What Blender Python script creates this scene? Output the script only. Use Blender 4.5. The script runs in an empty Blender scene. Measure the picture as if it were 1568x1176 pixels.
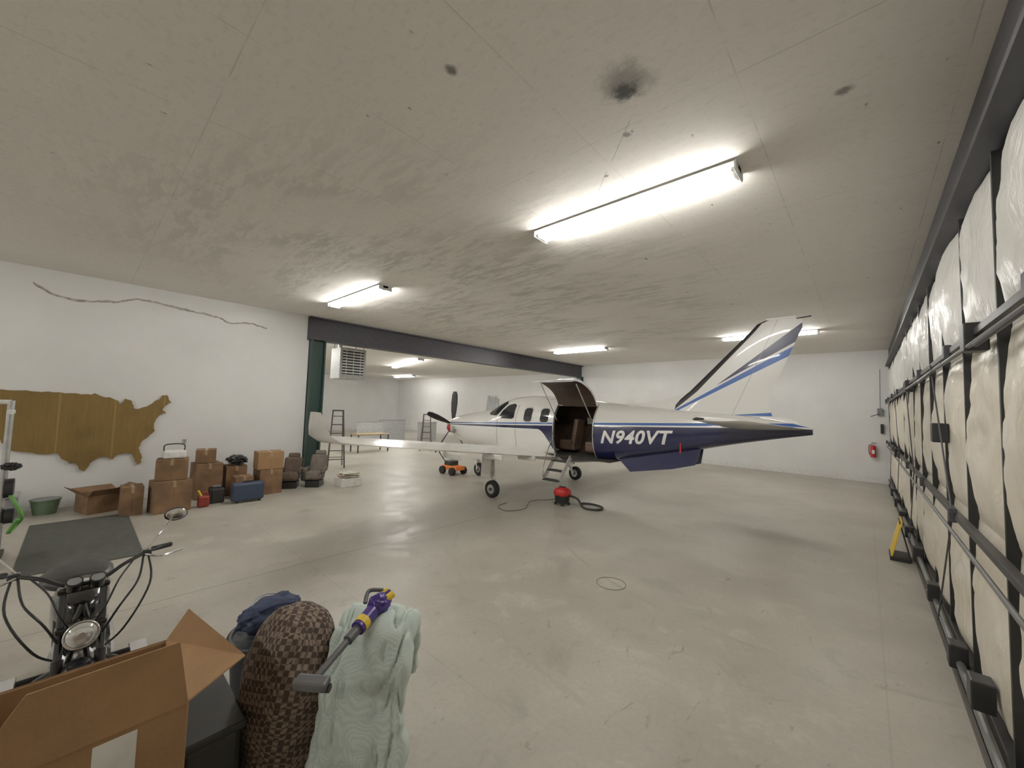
import bpy, bmesh, math, random
import numpy as np
from mathutils import Vector, Matrix, noise, geometry
random.seed(4)
scene=bpy.context.scene
COL=scene.collection

# ---------------------------------------------------------------- materials
MATS={}
def nt(name):
    m=bpy.data.materials.new(name); m.use_nodes=True
    return m,m.node_tree.nodes,m.node_tree.links,m.node_tree.nodes['Principled BSDF']
def mat(name,col,rough=0.6,metal=0.0,var=0.12,scale=8.0,bump=0.0,bscale=40.0,spec=None,coat=0.0):
    if name in MATS: return MATS[name]
    m,n,l,b=nt(name)
    b.inputs['Roughness'].default_value=rough; b.inputs['Metallic'].default_value=metal
    if spec is not None: b.inputs['Specular IOR Level'].default_value=spec
    if coat: b.inputs['Coat Weight'].default_value=coat; b.inputs['Coat Roughness'].default_value=.08
    tc=n.new('ShaderNodeTexCoord'); nz=n.new('ShaderNodeTexNoise'); nz.inputs['Scale'].default_value=scale; nz.inputs['Detail'].default_value=3
    l.new(tc.outputs['Object'],nz.inputs['Vector'])
    cr=n.new('ShaderNodeValToRGB'); e=cr.color_ramp.elements
    e[0].position=.3; e[1].position=.7
    e[0].color=(*[c*(1-var) for c in col],1); e[1].color=(*[min(1,c*(1+var)) for c in col],1)
    l.new(nz.outputs['Fac'],cr.inputs['Fac']); l.new(cr.outputs['Color'],b.inputs['Base Color'])
    if bump:
        n2=n.new('ShaderNodeTexNoise'); n2.inputs['Scale'].default_value=bscale; l.new(tc.outputs['Object'],n2.inputs['Vector'])
        bp=n.new('ShaderNodeBump'); bp.inputs['Strength'].default_value=bump; bp.inputs['Distance'].default_value=.02
        l.new(n2.outputs['Fac'],bp.inputs['Height']); l.new(bp.outputs['Normal'],b.inputs['Normal'])
    MATS[name]=m; return m
def emis(name,col,s):
    m,n,l,b=nt(name); b.inputs['Emission Color'].default_value=(*col,1); b.inputs['Emission Strength'].default_value=s
    b.inputs['Base Color'].default_value=(.9,.9,.9,1); return m

class NB:
    """tiny node-math helper"""
    def __init__(s,m): s.n=m.node_tree.nodes; s.l=m.node_tree.links
    def inp(s,sock,v):
        if isinstance(v,(int,float)): sock.default_value=v
        else: s.l.new(v,sock)
    def m(s,op,a,b=0,c=None):
        k=s.n.new('ShaderNodeMath'); k.operation=op; s.inp(k.inputs[0],a); s.inp(k.inputs[1],b)
        if c is not None: s.inp(k.inputs[2],c)
        return k.outputs[0]
    def mix(s,f,a,b):
        k=s.n.new('ShaderNodeMix'); k.data_type='RGBA'; s.inp(k.inputs[0],f)
        for sock,v in ((k.inputs[6],a),(k.inputs[7],b)):
            if isinstance(v,tuple): sock.default_value=(*v,1)
            else: s.l.new(v,sock)
        return k.outputs[2]
    def noise(s,vec,scale,detail=4,rough=.5,dist=0):
        k=s.n.new('ShaderNodeTexNoise'); k.inputs['Scale'].default_value=scale; k.inputs['Detail'].default_value=detail
        k.inputs['Roughness'].default_value=rough; k.inputs['Distortion'].default_value=dist; s.l.new(vec,k.inputs['Vector']); return k.outputs['Fac']
    def smooth(s,v,a,b,lo=0.,hi=1.):
        k=s.n.new('ShaderNodeMapRange'); k.interpolation_type='SMOOTHSTEP'; s.inp(k.inputs[0],v)
        k.inputs[1].default_value=a;k.inputs[2].default_value=b;k.inputs[3].default_value=lo;k.inputs[4].default_value=hi; return k.outputs[0]
    def lin(s,v,a,b,lo,hi):
        k=s.n.new('ShaderNodeMapRange'); s.inp(k.inputs[0],v)
        k.inputs[1].default_value=a;k.inputs[2].default_value=b;k.inputs[3].default_value=lo;k.inputs[4].default_value=hi; return k.outputs[0]
    def mapv(s,vec,sc,rot=(0,0,0)):
        k=s.n.new('ShaderNodeMapping'); k.inputs['Scale'].default_value=sc; k.inputs['Rotation'].default_value=rot; s.l.new(vec,k.inputs[0]); return k.outputs[0]

# ---------------------------------------------------------------- geometry helpers
def root(name,loc=(0,0,0)):
    e=bpy.data.objects.new(name,None); e.location=loc; e.empty_display_size=.2; COL.objects.link(e)
    return e
def finish(name,bm,mats,parent=None,smooth=True,bevel=0,autos=35):
    bmesh.ops.recalc_face_normals(bm,faces=bm.faces)
    me=bpy.data.meshes.new(name); bm.to_mesh(me); bm.free()
    if not isinstance(mats,(list,tuple)): mats=[mats]
    for m in mats: me.materials.append(m)
    ob=bpy.data.objects.new(name,me); COL.objects.link(ob)
    if smooth:
        for p in me.polygons: p.use_smooth=True
        try: me.set_sharp_from_angle(angle=math.radians(autos))
        except Exception: pass
    if bevel:
        md=ob.modifiers.new('bev','BEVEL'); md.width=bevel; md.segments=2; md.limit_method='ANGLE'
    if parent is not None:
        ob.parent=parent; ob.matrix_parent_inverse=Matrix.Translation(-Vector(parent.location))
    return ob
def R(rz=0,rx=0,ry=0):
    return Matrix.Rotation(rz,4,'Z')@Matrix.Rotation(ry,4,'Y')@Matrix.Rotation(rx,4,'X')
def box(name,c,s,m,parent=None,rot=None,bevel=.004):
    bm=bmesh.new(); bmesh.ops.create_cube(bm,size=1)
    M=Matrix.Translation(c)@(rot if rot is not None else Matrix())@Matrix.Diagonal((s[0],s[1],s[2],1))
    bmesh.ops.transform(bm,matrix=M,verts=bm.verts)
    return finish(name,bm,m,parent,smooth=False,bevel=min(bevel,min(s)*.3))
def multibox(name,lst,m,parent=None,bevel=0):
    bm=bmesh.new()
    for it in lst:
        c,s=it[0],it[1]; rot=it[2] if len(it)>2 else Matrix()
        r=bmesh.ops.create_cube(bm,size=1); bmesh.ops.transform(bm,matrix=Matrix.Translation(c)@rot@Matrix.Diagonal((*s,1)),verts=r['verts'])
    return finish(name,bm,m,parent,smooth=False,bevel=bevel)
def cylbm(bm,p1,p2,r1,r2=None,seg=20,caps=True):
    p1=Vector(p1);p2=Vector(p2);d=p2-p1
    if r2 is None: r2=r1
    M=Matrix.Translation((p1+p2)/2)@d.to_track_quat('Z','Y').to_matrix().to_4x4()
    bmesh.ops.create_cone(bm,cap_ends=caps,segments=seg,radius1=r1,radius2=r2,depth=d.length,matrix=M)
def cyl(name,p1,p2,r1,m,parent=None,r2=None,seg=20):
    bm=bmesh.new(); cylbm(bm,p1,p2,r1,r2,seg); return finish(name,bm,m,parent)
def smoothpts(pts,k=6):
    P=[Vector(p) for p in pts]; o=[]
    for i in range(len(P)-1):
        a=P[max(i-1,0)];b=P[i];c=P[i+1];d=P[min(i+2,len(P)-1)]
        for j in range(k):
            t=j/k; o.append(.5*((2*b)+(c-a)*t+(2*a-5*b+4*c-d)*t*t+(3*b-a-3*c+d)*t**3))
    o.append(P[-1]); return o
def tubebm(bm,pts,r,seg=8,smooth=6):
    P=smoothpts(pts,smooth) if smooth>1 else [Vector(p) for p in pts]
    rings=[];up=Vector((0,0,1))
    for i,p in enumerate(P):
        t=(P[min(i+1,len(P)-1)]-P[max(i-1,0)]).normalized()
        a=t.cross(up)
        if a.length<.05: a=t.cross(Vector((1,0,0)))
        a.normalize(); b=a.cross(t).normalized()
        rr=r(i/(len(P)-1)) if callable(r) else r
        rings.append([bm.verts.new(p+a*math.cos(2*math.pi*k/seg)*rr+b*math.sin(2*math.pi*k/seg)*rr) for k in range(seg)])
    for A,B in zip(rings,rings[1:]):
        for k in range(seg): bm.faces.new((A[k],A[(k+1)%seg],B[(k+1)%seg],B[k]))
    bm.faces.new(rings[0]); bm.faces.new(rings[-1])
def tube(name,pts,r,m,parent=None,seg=8,smooth=6):
    bm=bmesh.new(); tubebm(bm,pts,r,seg,smooth); return finish(name,bm,m,parent)
def torus(name,c,axis,Rr,r,m,parent=None,seg=36,s2=12):
    bm=bmesh.new(); q=Vector(axis).to_track_quat('Z','Y').to_matrix()
    rings=[]
    for i in range(seg):
        a=2*math.pi*i/seg; ring=[]
        for j in range(s2):
            b=2*math.pi*j/s2; ring.append(bm.verts.new(Vector(c)+q@Vector(((Rr+r*math.cos(b))*math.cos(a),(Rr+r*math.cos(b))*math.sin(a),r*math.sin(b)))))
        rings.append(ring)
    for i in range(seg):
        A=rings[i];B=rings[(i+1)%seg]
        for j in range(s2): bm.faces.new((A[j],A[(j+1)%s2],B[(j+1)%s2],B[j]))
    return finish(name,bm,m,parent)
def loft(name,rings,m,parent=None,caps=True,fm=None,autos=40):
    bm=bmesh.new(); V=[[bm.verts.new(p) for p in r] for r in rings]; n=len(rings[0])
    for i,(A,B) in enumerate(zip(V,V[1:])):
        for k in range(n):
            f=bm.faces.new((A[k],A[(k+1)%n],B[(k+1)%n],B[k]))
            if fm: f.material_index=fm(i,k)
    if caps: bm.faces.new(V[0]); bm.faces.new(V[-1])
    return finish(name,bm,m,parent,autos=autos)
def lump(name,c,rad,m,parent=None,amp=.08,fr=3.0,zmin=None,seed=0,rot=None,pw=1.0,sub=5):
    bm=bmesh.new(); bmesh.ops.create_icosphere(bm,subdivisions=sub,radius=1)
    for v in bm.verts:
        p=v.co.copy()
        q=Vector([math.copysign(abs(x)**pw,x) for x in p])
        q*=1+amp*(noise.noise(p*fr+Vector((seed*7.1,seed,3)))+.5*noise.noise(p*fr*2.3+Vector((seed,9,seed))))
        q=Vector((q.x*rad[0],q.y*rad[1],q.z*rad[2]))
        if rot is not None: q=rot@q
        v.co=q+Vector(c)
        if zmin is not None and v.co.z<zmin: v.co.z=zmin
    return finish(name,bm,m,parent)

# ---------------------------------------------------------------- room dims
XL,XR,YB,H=-12.19,.72,19.45,4.81
YF=-9.5; XA=-31.5; HA=4.42; YAF=2.5

def floor_mat():
    m,n,l,b=nt('concrete_floor'); k=NB(m); tc=n.new('ShaderNodeTexCoord').outputs['Object']
    sp=n.new('ShaderNodeSeparateXYZ'); l.new(tc,sp.inputs[0]); X,Y=sp.outputs[0],sp.outputs[1]
    big=k.noise(tc,.35,3,.6); mid=k.noise(tc,1.7,6,.7,.5); fine=k.noise(tc,26,2)
    c=k.mix(k.smooth(big,.35,.65),(.385,.36,.305),(.475,.45,.39))
    c=k.mix(k.smooth(mid,.5,.66,0,.45),c,(.56,.53,.46))
    c=k.mix(k.smooth(mid,.47,.32,0,.45),c,(.29,.27,.23))
    c=k.mix(k.smooth(fine,.35,.75,0,.16),c,(.27,.25,.22))
    sc=k.noise(k.mapv(tc,(3.5,1.2,1),(0,0,.5)),2.4,4,.75,1.0)
    c=k.mix(k.smooth(sc,.62,.72,0,.6),c,(.17,.145,.115))
    def joint(co,off,per,w):
        a=k.m('ABSOLUTE',k.m('SUBTRACT',k.m('MODULO',k.m('ADD',co,off+60*per),per),per/2)); return k.smooth(a,w,w*.3)
    j=k.m('MAXIMUM',joint(X,9.05,6.1,.012),k.m('MULTIPLY',joint(Y,-5.4,6.1,.009),.35))
    c=k.mix(k.m('MULTIPLY',k.m('MULTIPLY',j,k.smooth(X,-1.,-4.,.2,1.)),.65),c,(.11,.10,.085))
    d=k.m('SQRT',k.m('ADD',k.m('POWER',k.m('ADD',X,1.0),2),k.m('POWER',k.m('SUBTRACT',Y,9.),2)))
    arc=k.smooth(k.m('ABSOLUTE',k.m('SUBTRACT',d,6.2)),.05,.02); arc2=k.smooth(k.m('ABSOLUTE',k.m('SUBTRACT',d,4.3)),.04,.02)
    c=k.mix(k.m('MULTIPLY',k.m('MAXIMUM',arc,arc2),k.smooth(mid,.45,.65,0,.3)),c,(.2,.18,.16))
    l.new(c,b.inputs['Base Color']); l.new(k.smooth(mid,.3,.7,.33,.55),b.inputs['Roughness'])
    return m
def ceil_mat():
    m,n,l,b=nt('painted_ceiling'); k=NB(m); tc=n.new('ShaderNodeTexCoord').outputs['Object']
    sp=n.new('ShaderNodeSeparateXYZ'); l.new(tc,sp.inputs[0]); X,Y=sp.outputs[0],sp.outputs[1]
    big=k.noise(tc,.25,2)
    c=k.mix(k.smooth(big,.35,.65),(.82,.785,.73),(.87,.84,.785))
    st=k.noise(k.mapv(tc,(.8,3.2,1),(0,0,.12)),2.2,5,.72,.15)
    soft=k.noise(k.mapv(tc,(.5,.9,1)),1.0,2)
    dx=k.m('DIVIDE',k.m('ADD',X,6.8),5.2); dy=k.m('DIVIDE',k.m('SUBTRACT',Y,7.5),8.0)
    zone=k.smooth(k.m('ADD',k.m('MULTIPLY',dx,dx),k.m('MULTIPLY',dy,dy)),1.4,.1)
    zone=k.m('MULTIPLY',zone,k.smooth(soft,.36,.56))
    c=k.mix(k.m('MULTIPLY',k.smooth(st,.42,.60,0.08,.58),zone),c,(.37,.35,.30))
    sp1=k.noise(k.mapv(tc,(1,1.5,1)),11.,4,.75)
    c=k.mix(k.smooth(sp1,.50,.68,0,.25),c,(.56,.53,.475))
    c=k.mix(k.smooth(soft,.55,.35,0,.08),c,(.50,.48,.44))
    sel_=k.noise(tc,3,2)
    for (sc_,rt_,sq,th,r0,str_) in ((2.1,.5,.40,.35,.05,.9),(5.0,-.6,.45,.50,.07,.75)):
        vo=n.new('ShaderNodeTexVoronoi'); vo.inputs['Scale'].default_value=sc_; l.new(k.mapv(tc,(1.0,sq,1),(0,0,rt_)),vo.inputs['Vector'])
        sel=n.new('ShaderNodeSeparateColor'); l.new(vo.outputs['Color'],sel.inputs[0])
        fl=k.m('MULTIPLY',k.smooth(vo.outputs['Distance'],r0,r0*.5),k.m('GREATER_THAN',sel.outputs[0],th))
        fl=k.m('MULTIPLY',fl,k.smooth(sp1,.42,.5))
        c=k.mix(k.m('MULTIPLY',fl,str_),c,(.14,.12,.10))
    def joint(co,off,per,w):
        a=k.m('ABSOLUTE',k.m('SUBTRACT',k.m('MODULO',k.m('ADD',co,off+60*per),per),per/2)); return k.smooth(a,w,w*.3)
    j=k.m('MAXIMUM',joint(X,.05,1.22,.008),joint(Y,.6,2.44,.008))
    c=k.mix(k.m('MULTIPLY',j,k.smooth(sel_,.4,.6,.04,.28)),c,(.2,.19,.17))
    wb=k.m('MULTIPLY',k.m('SUBTRACT',sp1,.5),.06)
    cr_=k.m('MULTIPLY',k.smooth(k.m('ABSOLUTE',k.m('ADD',wb,k.m('ADD',k.m('ADD',Y,-2.95),k.m('MULTIPLY',k.m('ADD',X,1.4),1.05)))),.007,.002),k.m('MULTIPLY',k.m('GREATER_THAN',X,-2.35),k.m('LESS_THAN',X,-1.4)))
    c=k.mix(k.m('MULTIPLY',k.m('MULTIPLY',cr_,k.smooth(sel_,.4,.5)),.6),c,(.12,.10,.09))
    wob=k.m('MULTIPLY',k.m('SUBTRACT',k.noise(tc,9,4,.7),.5),.30)
    for (sx,sy,r,s) in ((-1.31,2.62,.26,.6),(-1.34,2.70,.13,1.),(-2.24,1.7,.06,.8),(-.08,3.75,.07,.7),(-1.55,3.15,.05,.7),(-2.0,3.6,.04,.7)):
        d=k.m('SQRT',k.m('ADD',k.m('POWER',k.m('SUBTRACT',X,sx),2),k.m('POWER',k.m('SUBTRACT',Y,sy),2)))
        c=k.mix(k.smooth(k.m('ADD',d,k.m('MULTIPLY',wob,min(1,r*5))),r,r*.25,0,s),c,(.055,.05,.045))
    l.new(c,b.inputs['Base Color']); b.inputs['Roughness'].default_value=.75
    bp=n.new('ShaderNodeBump'); bp.inputs['Strength'].default_value=.2; bp.inputs['Distance'].default_value=.006; l.new(sp1,bp.inputs['Height']); l.new(bp.outputs[0],b.inputs['Normal'])
    return m
def wall_mat():
    m,n,l,b=nt('painted_wall'); k=NB(m); tc=n.new('ShaderNodeTexCoord').outputs['Object']
    a=k.noise(tc,.8,4,.6); f=k.noise(tc,9,3,.7)
    c=k.mix(k.smooth(a,.35,.7),(.75,.75,.74),(.80,.80,.79)); c=k.mix(k.smooth(f,.6,.8,0,.10),c,(.5,.49,.46))
    sp=n.new('ShaderNodeSeparateXYZ'); l.new(tc,sp.inputs[0])
    c=k.mix(k.m('MULTIPLY',k.smooth(sp.outputs[2],.35,0.),k.smooth(f,.35,.7,0,.35)),c,(.38,.36,.32))
    l.new(c,b.inputs['Base Color']); b.inputs['Roughness'].default_value=.55; return m
FM,CM,WM=floor_mat(),ceil_mat(),wall_mat()
steel=mat('dark_steel',(.05,.048,.058),.5,.1); green=mat('green_painted_steel',(.018,.046,.038),.45)
blk=mat('black_plastic',(.012,.012,.013),.45); rub=mat('rubber',(.015,.015,.015),.8)
chrome=mat('chrome',(.75,.75,.76),.15,1.0); alu=mat('aluminium',(.55,.56,.57),.35,.9); white=mat('white_enamel',(.78,.78,.76),.4)
card=mat('cardboard',(.32,.18,.082),.85,var=.1,scale=5,bump=.1); card2=mat('cardboard_old',(.20,.115,.058),.9,var=.3,scale=4)
card_in=mat('cardboard_inside',(.18,.10,.045),.9)
red=mat('red_plastic',(.5,.02,.02),.4); orange=mat('orange_paint',(.8,.2,.03),.45); yel=mat('yellow_paint',(.75,.5,.03),.5)
grey=mat('grey_plastic',(.22,.22,.23),.5); paper=mat('paper',(.72,.71,.67),.8)

def slab(name,a,b,m):
    c=[(a[i]+b[i])/2 for i in range(3)]; s=[abs(b[i]-a[i]) for i in range(3)]
    return box(name,c,s,m,bevel=0)
slab('floor',(XA-.2,YF-.2,-.2),(XR+.4,YB+.2,0),FM)
slab('ceiling',(XL-.1,YF-.2,H),(XR+.4,YB+.2,H+.2),CM)
slab('ceiling_annex',(XA-.2,YAF-.2,HA),(XL-.1,YB+.2,HA+.2),CM)
slab('wall_left',(XL-.15,YF-.2,0),(XL,4.46,H),WM)
slab('wall_back',(XL-.15,YB,0),(XR+.12,YB+.2,H),WM)
slab('wall_front',(XL,YF-.2,0),(XR+.12,YF,H),WM)
slab('wall_right',(XR+.12,YF-.2,0),(XR+.3,YB+.2,H),mat('door_skin',(.5,.5,.48),.6))
slab('wall_annex_back',(XA,YB,0),(XL-.15,YB+.2,HA),WM)
slab('wall_annex_far',(XA-.2,YAF-.2,0),(XA,YB+.2,HA),WM)
slab('wall_annex_front',(XA,YAF-.2,0),(XL-.15,YAF,HA),WM)
multibox('steel_header_beam',[((XL,11.9,4.47),(.10,15.0,.62)),((XL,11.9,4.15),(.34,15.0,.05)),((XL,11.9,4.785),(.34,15.0,.04))],steel)
multibox('steel_column',[((XL,4.50,2.06),(.32,.04,4.12)),((XL,4.88,2.06),(.32,.04,4.12)),((XL,4.69,2.06),(.05,.36,4.12)),((XL,4.69,.01),(.42,.40,.02))],green)
multibox('steel_column',[((XL,19.2,2.06),(.30,.04,4.12)),((XL,19.42,2.06),(.30,.04,4.12)),((XL,19.3,2.06),(.04,.25,4.12))],green)

# ---------------------------------------------------------------- light fixtures
tubeM=emis('fluorescent_tube',(1,.97,.905),134)
def fixture(c,L,ang=0,z=H,par_name='fluorescent_light'):
    r=root(par_name,(c[0],c[1],z)); T=Matrix.Translation((c[0],c[1],0))@Matrix.Rotation(ang,4,'Z')
    def bx(nm,cc,s,m,rx=0):
        q=T@Vector(cc); box(nm,q,s,m,r,rot=Matrix.Rotation(ang,4,'Z')@Matrix.Rotation(rx,4,'X'),bevel=.003)
    bx('housing',(0,0,z-.03),(L+.08,.12,.055),white)
    bx('reflector_a',(0,.10,z-.045),(L+.08,.12,.006),white,.45); bx('reflector_b',(0,-.10,z-.045),(L+.08,.12,.006),white,-.45)
    for s in (-1,1):
        bx('end_cap_%d'%s,(s*(L/2+.03),0,z-.055),(.02,.3,.09),white)
        bx('socket_%d'%s,(s*(L/2),0,z-.075),(.03,.22,.04),white)
    bm=bmesh.new()
    for y in (-.075,.075):
        n2=2 if L>2 else 1
        for i in range(n2):
            a=T@Vector((-L/2+i*L/n2+.02,y,z-.085)); b=T@Vector((-L/2+(i+1)*L/n2-.02,y,z-.085)); cylbm(bm,a,b,.017,seg=6,caps=False)
    finish('tubes',bm,tubeM,r)
fixture((-2.15,4.27),2.44); fixture((-8.75,4.2),2.44); fixture((-8.85,13.95),2.44); fixture((-2.2,14.1),2.44)
fixture((-2.15,-5.6),2.44); fixture((-8.75,-5.6),2.44)  # unseen pair behind the camera on the same grid, added to light the foreground
fixture((-17.6,11.25),4.9,math.atan2(-1.7,5.4),z=HA)
fixture((-15.5,4.6),2.44,z=HA); fixture((-26,6.0),2.44,z=HA); fixture((-26,16.5),2.44,z=HA)  # out-of-view fixtures added to brighten the annex

# ---------------------------------------------------------------- left wall
bm=bmesh.new(); pts=smoothpts([(XL+.004,-.75,4.5),(XL+.004,-.6,4.38),(XL+.004,-.2,4.27),(XL+.004,.4,4.36),(XL+.004,.85,4.50),(XL+.004,1.5,4.43),(XL+.004,2.2,4.38),(XL+.004,2.5,4.27),(XL+.004,2.95,4.33),(XL+.004,3.35,4.28)],12)
prev=None
for i,p_ in enumerate(pts):
    w_=.016+.022*abs(noise.noise(p_*4)); dz=.03*noise.noise(p_*9)
    cur=(bm.verts.new((XL+.003,p_.y,p_.z+dz+w_)),bm.verts.new((XL+.014,p_.y,p_.z+dz)),bm.verts.new((XL+.003,p_.y,p_.z+dz-w_)))
    if prev: bm.faces.new((prev[0],prev[1],cur[1],cur[0])); bm.faces.new((prev[1],prev[2],cur[2],cur[1]))
    prev=cur
finish('peeling_wall_crack',bm,mat('plaster_crack',(.42,.405,.36),.9,var=.4,scale=14))
us=[(.03,.98),(.05,1.0),(.3,.985),(.5,.97),(.52,.99),(.56,.95),(.62,.93),(.655,.90),(.665,.84),(.685,.86),(.70,.93),(.735,.91),(.755,.84),(.76,.80),(.78,.79),(.82,.82),(.865,.86),(.90,.92),(.92,.93),(.935,.99),(.965,.995),(1.0,.89),(.96,.84),(.945,.78),(.97,.74),(.93,.715),(.905,.65),(.895,.58),(.905,.5),(.87,.43),(.83,.36),(.81,.28),(.83,.16),(.835,.07),(.81,.04),(.79,.12),(.77,.2),(.73,.21),(.70,.2),(.67,.19),(.655,.13),(.62,.17),(.58,.17),(.53,.1),(.50,0),(.47,.03),(.445,.12),(.415,.11),(.385,.16),(.34,.25),(.27,.24),(.17,.28),(.12,.3),(.07,.42),(.04,.5),(.015,.62),(0,.75),(.01,.88)]
def map_mat():
    m,n,l,b=nt('stained_plywood'); k=NB(m); tc=n.new('ShaderNodeTexCoord').outputs['Object']
    g=k.noise(k.mapv(tc,(1,12,.8)),1.6,4,.6,1.5); a=k.noise(tc,2,3)
    c=k.mix(g,(.145,.085,.015),(.255,.16,.038)); c=k.mix(k.smooth(a,.5,.8,0,.5),c,(.09,.058,.015))
    sp=n.new('ShaderNodeSeparateXYZ'); l.new(tc,sp.inputs[0]); Y=sp.outputs[1]
    s=k.smooth(k.m('ABSOLUTE',k.m('SUBTRACT',k.m('MODULO',k.m('ADD',Y,10.25),.8),.4)),.02,.008)
    c=k.mix(k.m('MULTIPLY',s,.35),c,(.42,.3,.1)); l.new(c,b.inputs['Base Color']); b.inputs['Roughness'].default_value=.5; return m
bm=bmesh.new()
us2=[]
for i,p_ in enumerate(us):
    q_=us[(i+1)%len(us)]; us2.append(p_)
    n_=int(math.hypot(q_[0]-p_[0],q_[1]-p_[1])/.03)
    for j in range(1,n_+1):
        t_=j/(n_+1); us2.append((p_[0]+(q_[0]-p_[0])*t_+random.uniform(-.005,.005),p_[1]+(q_[1]-p_[1])*t_+random.uniform(-.007,.007)))
vs=[bm.verts.new((XL+.05,-1.12+2.59*p[0],.70+1.66*p[1])) for p in us2]; f=bm.faces.new(vs)
ex=bmesh.ops.extrude_face_region(bm,geom=[f]); bmesh.ops.translate(bm,vec=(-.045,0,0),verts=[v for v in ex['geom'] if isinstance(v,bmesh.types.BMVert)])
finish('wooden_usa_map',bm,map_mat(),smooth=False)
r=root('wall_outlet',(XL,1.77,1.25)); box('plate',(XL+.008,1.77,1.25),(.012,.08,.12),mat('outlet_beige',(.5,.47,.38),.5),r); multibox('sockets',[((XL+.015,1.77,1.275),(.006,.035,.03)),((XL+.015,1.77,1.225),(.006,.035,.03))],grey,r)

# ---------------------------------------------------------------- hangar door (right side)
def insul_mat(name,c0,c1):
    m,n,l,b=nt(name); k=NB(m); tc=n.new('ShaderNodeTexCoord').outputs['Object']
    a=k.noise(tc,1.6,4,.6,.8); c=k.mix(k.smooth(a,.35,.7),c0,c1); l.new(c,b.inputs['Base Color']); b.inputs['Roughness'].default_value=.32
    w=k.noise(k.mapv(tc,(1,2.2,.9)),3.6,5,.6,1.6); bp=n.new('ShaderNodeBump'); bp.inputs['Strength'].default_value=.55; bp.inputs['Distance'].default_value=.05; l.new(w,bp.inputs['Height']); l.new(bp.outputs[0],b.inputs['Normal']); return m
inA=insul_mat('insulation_white',(.70,.69,.65),(.82,.81,.78)); inB=insul_mat('insulation_cream',(.67,.60,.48),(.80,.75,.65))
YD=YB-.32
hd=root('hangar_door',(XR,8,0))
pitch=1.22
studs=[YF+.1+i*pitch for i in range(24) if YF+.1+i*pitch<YD]+[YD]
rows=[(.2,1.5),(1.5,2.95),(2.95,4.15)]
bm=bmesh.new()
for ri,(z0,z1) in enumerate(rows):
    for si in range(len(studs)-1):
        y0,y1=studs[si],studs[si+1]
        ny,nz=18,max(10,int((z1-z0)*15)); g=[]
        dep=random.uniform(.07,.13)
        for i in range(ny+1):
            row=[]
            for j in range(nz+1):
                a,b_=i/ny,j/nz; y=y0+(y1-y0)*a; z=z0+(z1-z0)*b_
                bul=(max(0,math.sin(math.pi*a))**.55)*(max(0,math.sin(math.pi*b_))**.45)
                wr=noise.noise(Vector((y*2.2,z*1.7,si*3.3)))*.05+noise.noise(Vector((y*6,z*4,7)))*.022+noise.noise(Vector((y*1.4,z*8,si)))*.016
                row.append(bm.verts.new((XR-.005-dep*bul-wr*bul,y,z)))
            g.append(row)
        for i in range(ny):
            for j in range(nz):
                f=bm.faces.new((g[i][j],g[i+1][j],g[i+1][j+1],g[i][j+1])); f.material_index=0 if ri>=2 else 1
finish('insulation_blankets',bm,[inA,inB],hd,autos=80)
L=[]
yc_,yl_=(YF+YD)/2+.05,YD-YF-.1
for i,y in enumerate(studs): L.append(((XR-.035,y,2.15),(.06,.034,4.0)))
for z in (1.5,2.95): L.append(((XR-.13,yc_,z),(.05,yl_,.05)))
L.append(((XR-.0,yc_,.12),(.14,yl_,.12)))
multibox('frame',L,blk,hd,bevel=.003)
bm=bmesh.new()
for i in range(0,len(studs)-2,3):
    y=studs[i]
    cylbm(bm,(XR-.16,y,1.5),(XR-.16,y+1.22,2.95),.007,seg=8); cylbm(bm,(XR-.16,y+1.22,.15),(XR-.16,y,1.5),.007,seg=8)
    cylbm(bm,(XR-.18,y+.1,2.86),(XR-.18,y+2.3,2.83),.016,seg=8)
finish('brace_rods',bm,steel,hd)
bm=bmesh.new()
for z in (1.38,2.85): cylbm(bm,(XR-.18,YF+.2,z),(XR-.18,YD-.1,z),.015,seg=8)
cylbm(bm,(XR-.13,YF+.2,.2),(XR-.13,YD-.1,.2),.03,seg=10)
finish('lock_pipes',bm,mat('galvanised',(.18,.18,.18),.45,.6),hd)
multibox('latch_boxes',[((XR-.14,y,z),(.12,.16,.2)) for y,z in ((7.0,.28),(8.9,.25),(10.6,.22),(4.2,2.92),(12.2,.22),(4.4,.42),(14,.22),(2.8,.35),(16,.2),(9.6,2.9),(13.5,1.5),(5.4,.25),(6.1,2.2))],blk,hd,bevel=.01)
multibox('hinges',[((XR-.16,y,z),(.05,.08,.12)) for y in studs[::2] for z in (1.5,2.95)],steel,hd,bevel=.006)
multibox('steel_door_header',[((XR+.02,(YF+YB)/2,4.51),(.16,YB-YF-.1,.56)),((XR-.03,(YF+YB)/2,4.22),(.24,YB-YF-.1,.05))],steel)
multibox('steel_door_post',[((XR+.0,YB-.15,2.08),(.14,.22,4.16))],green)
multibox('floor_track',[((XR-.06,yc_,.012),(.18,yl_,.02)),((XR-.14,yc_,.03),(.02,yl_,.05))],mat('rusty_track',(.10,.09,.08),.7))
r=root('yellow_floor_stand',(XR-.35,9.4,0))
box('panel',(XR-.36,9.4,.36),(.02,.5,.6),yel,r,rot=R(ry=.22)); box('leg',(XR-.26,9.4,.33),(.02,.42,.62),blk,r,rot=R(ry=-.2)); box('foot',(XR-.33,9.4,.03),(.24,.5,.06),blk,r)
ye=YB-.16
r=root('fire_extinguisher',(.2,ye,1.0))
cyl('tank',(.2,ye,.92),(.2,ye,1.30),.08,red,r); lump('dome',(.2,ye,1.30),(.08,.08,.05),red,r,amp=0,sub=3)
box('valve',(.2,ye,1.38),(.04,.05,.07),chrome,r); box('handle',(.23,ye,1.43),(.14,.02,.02),blk,r)
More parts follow.
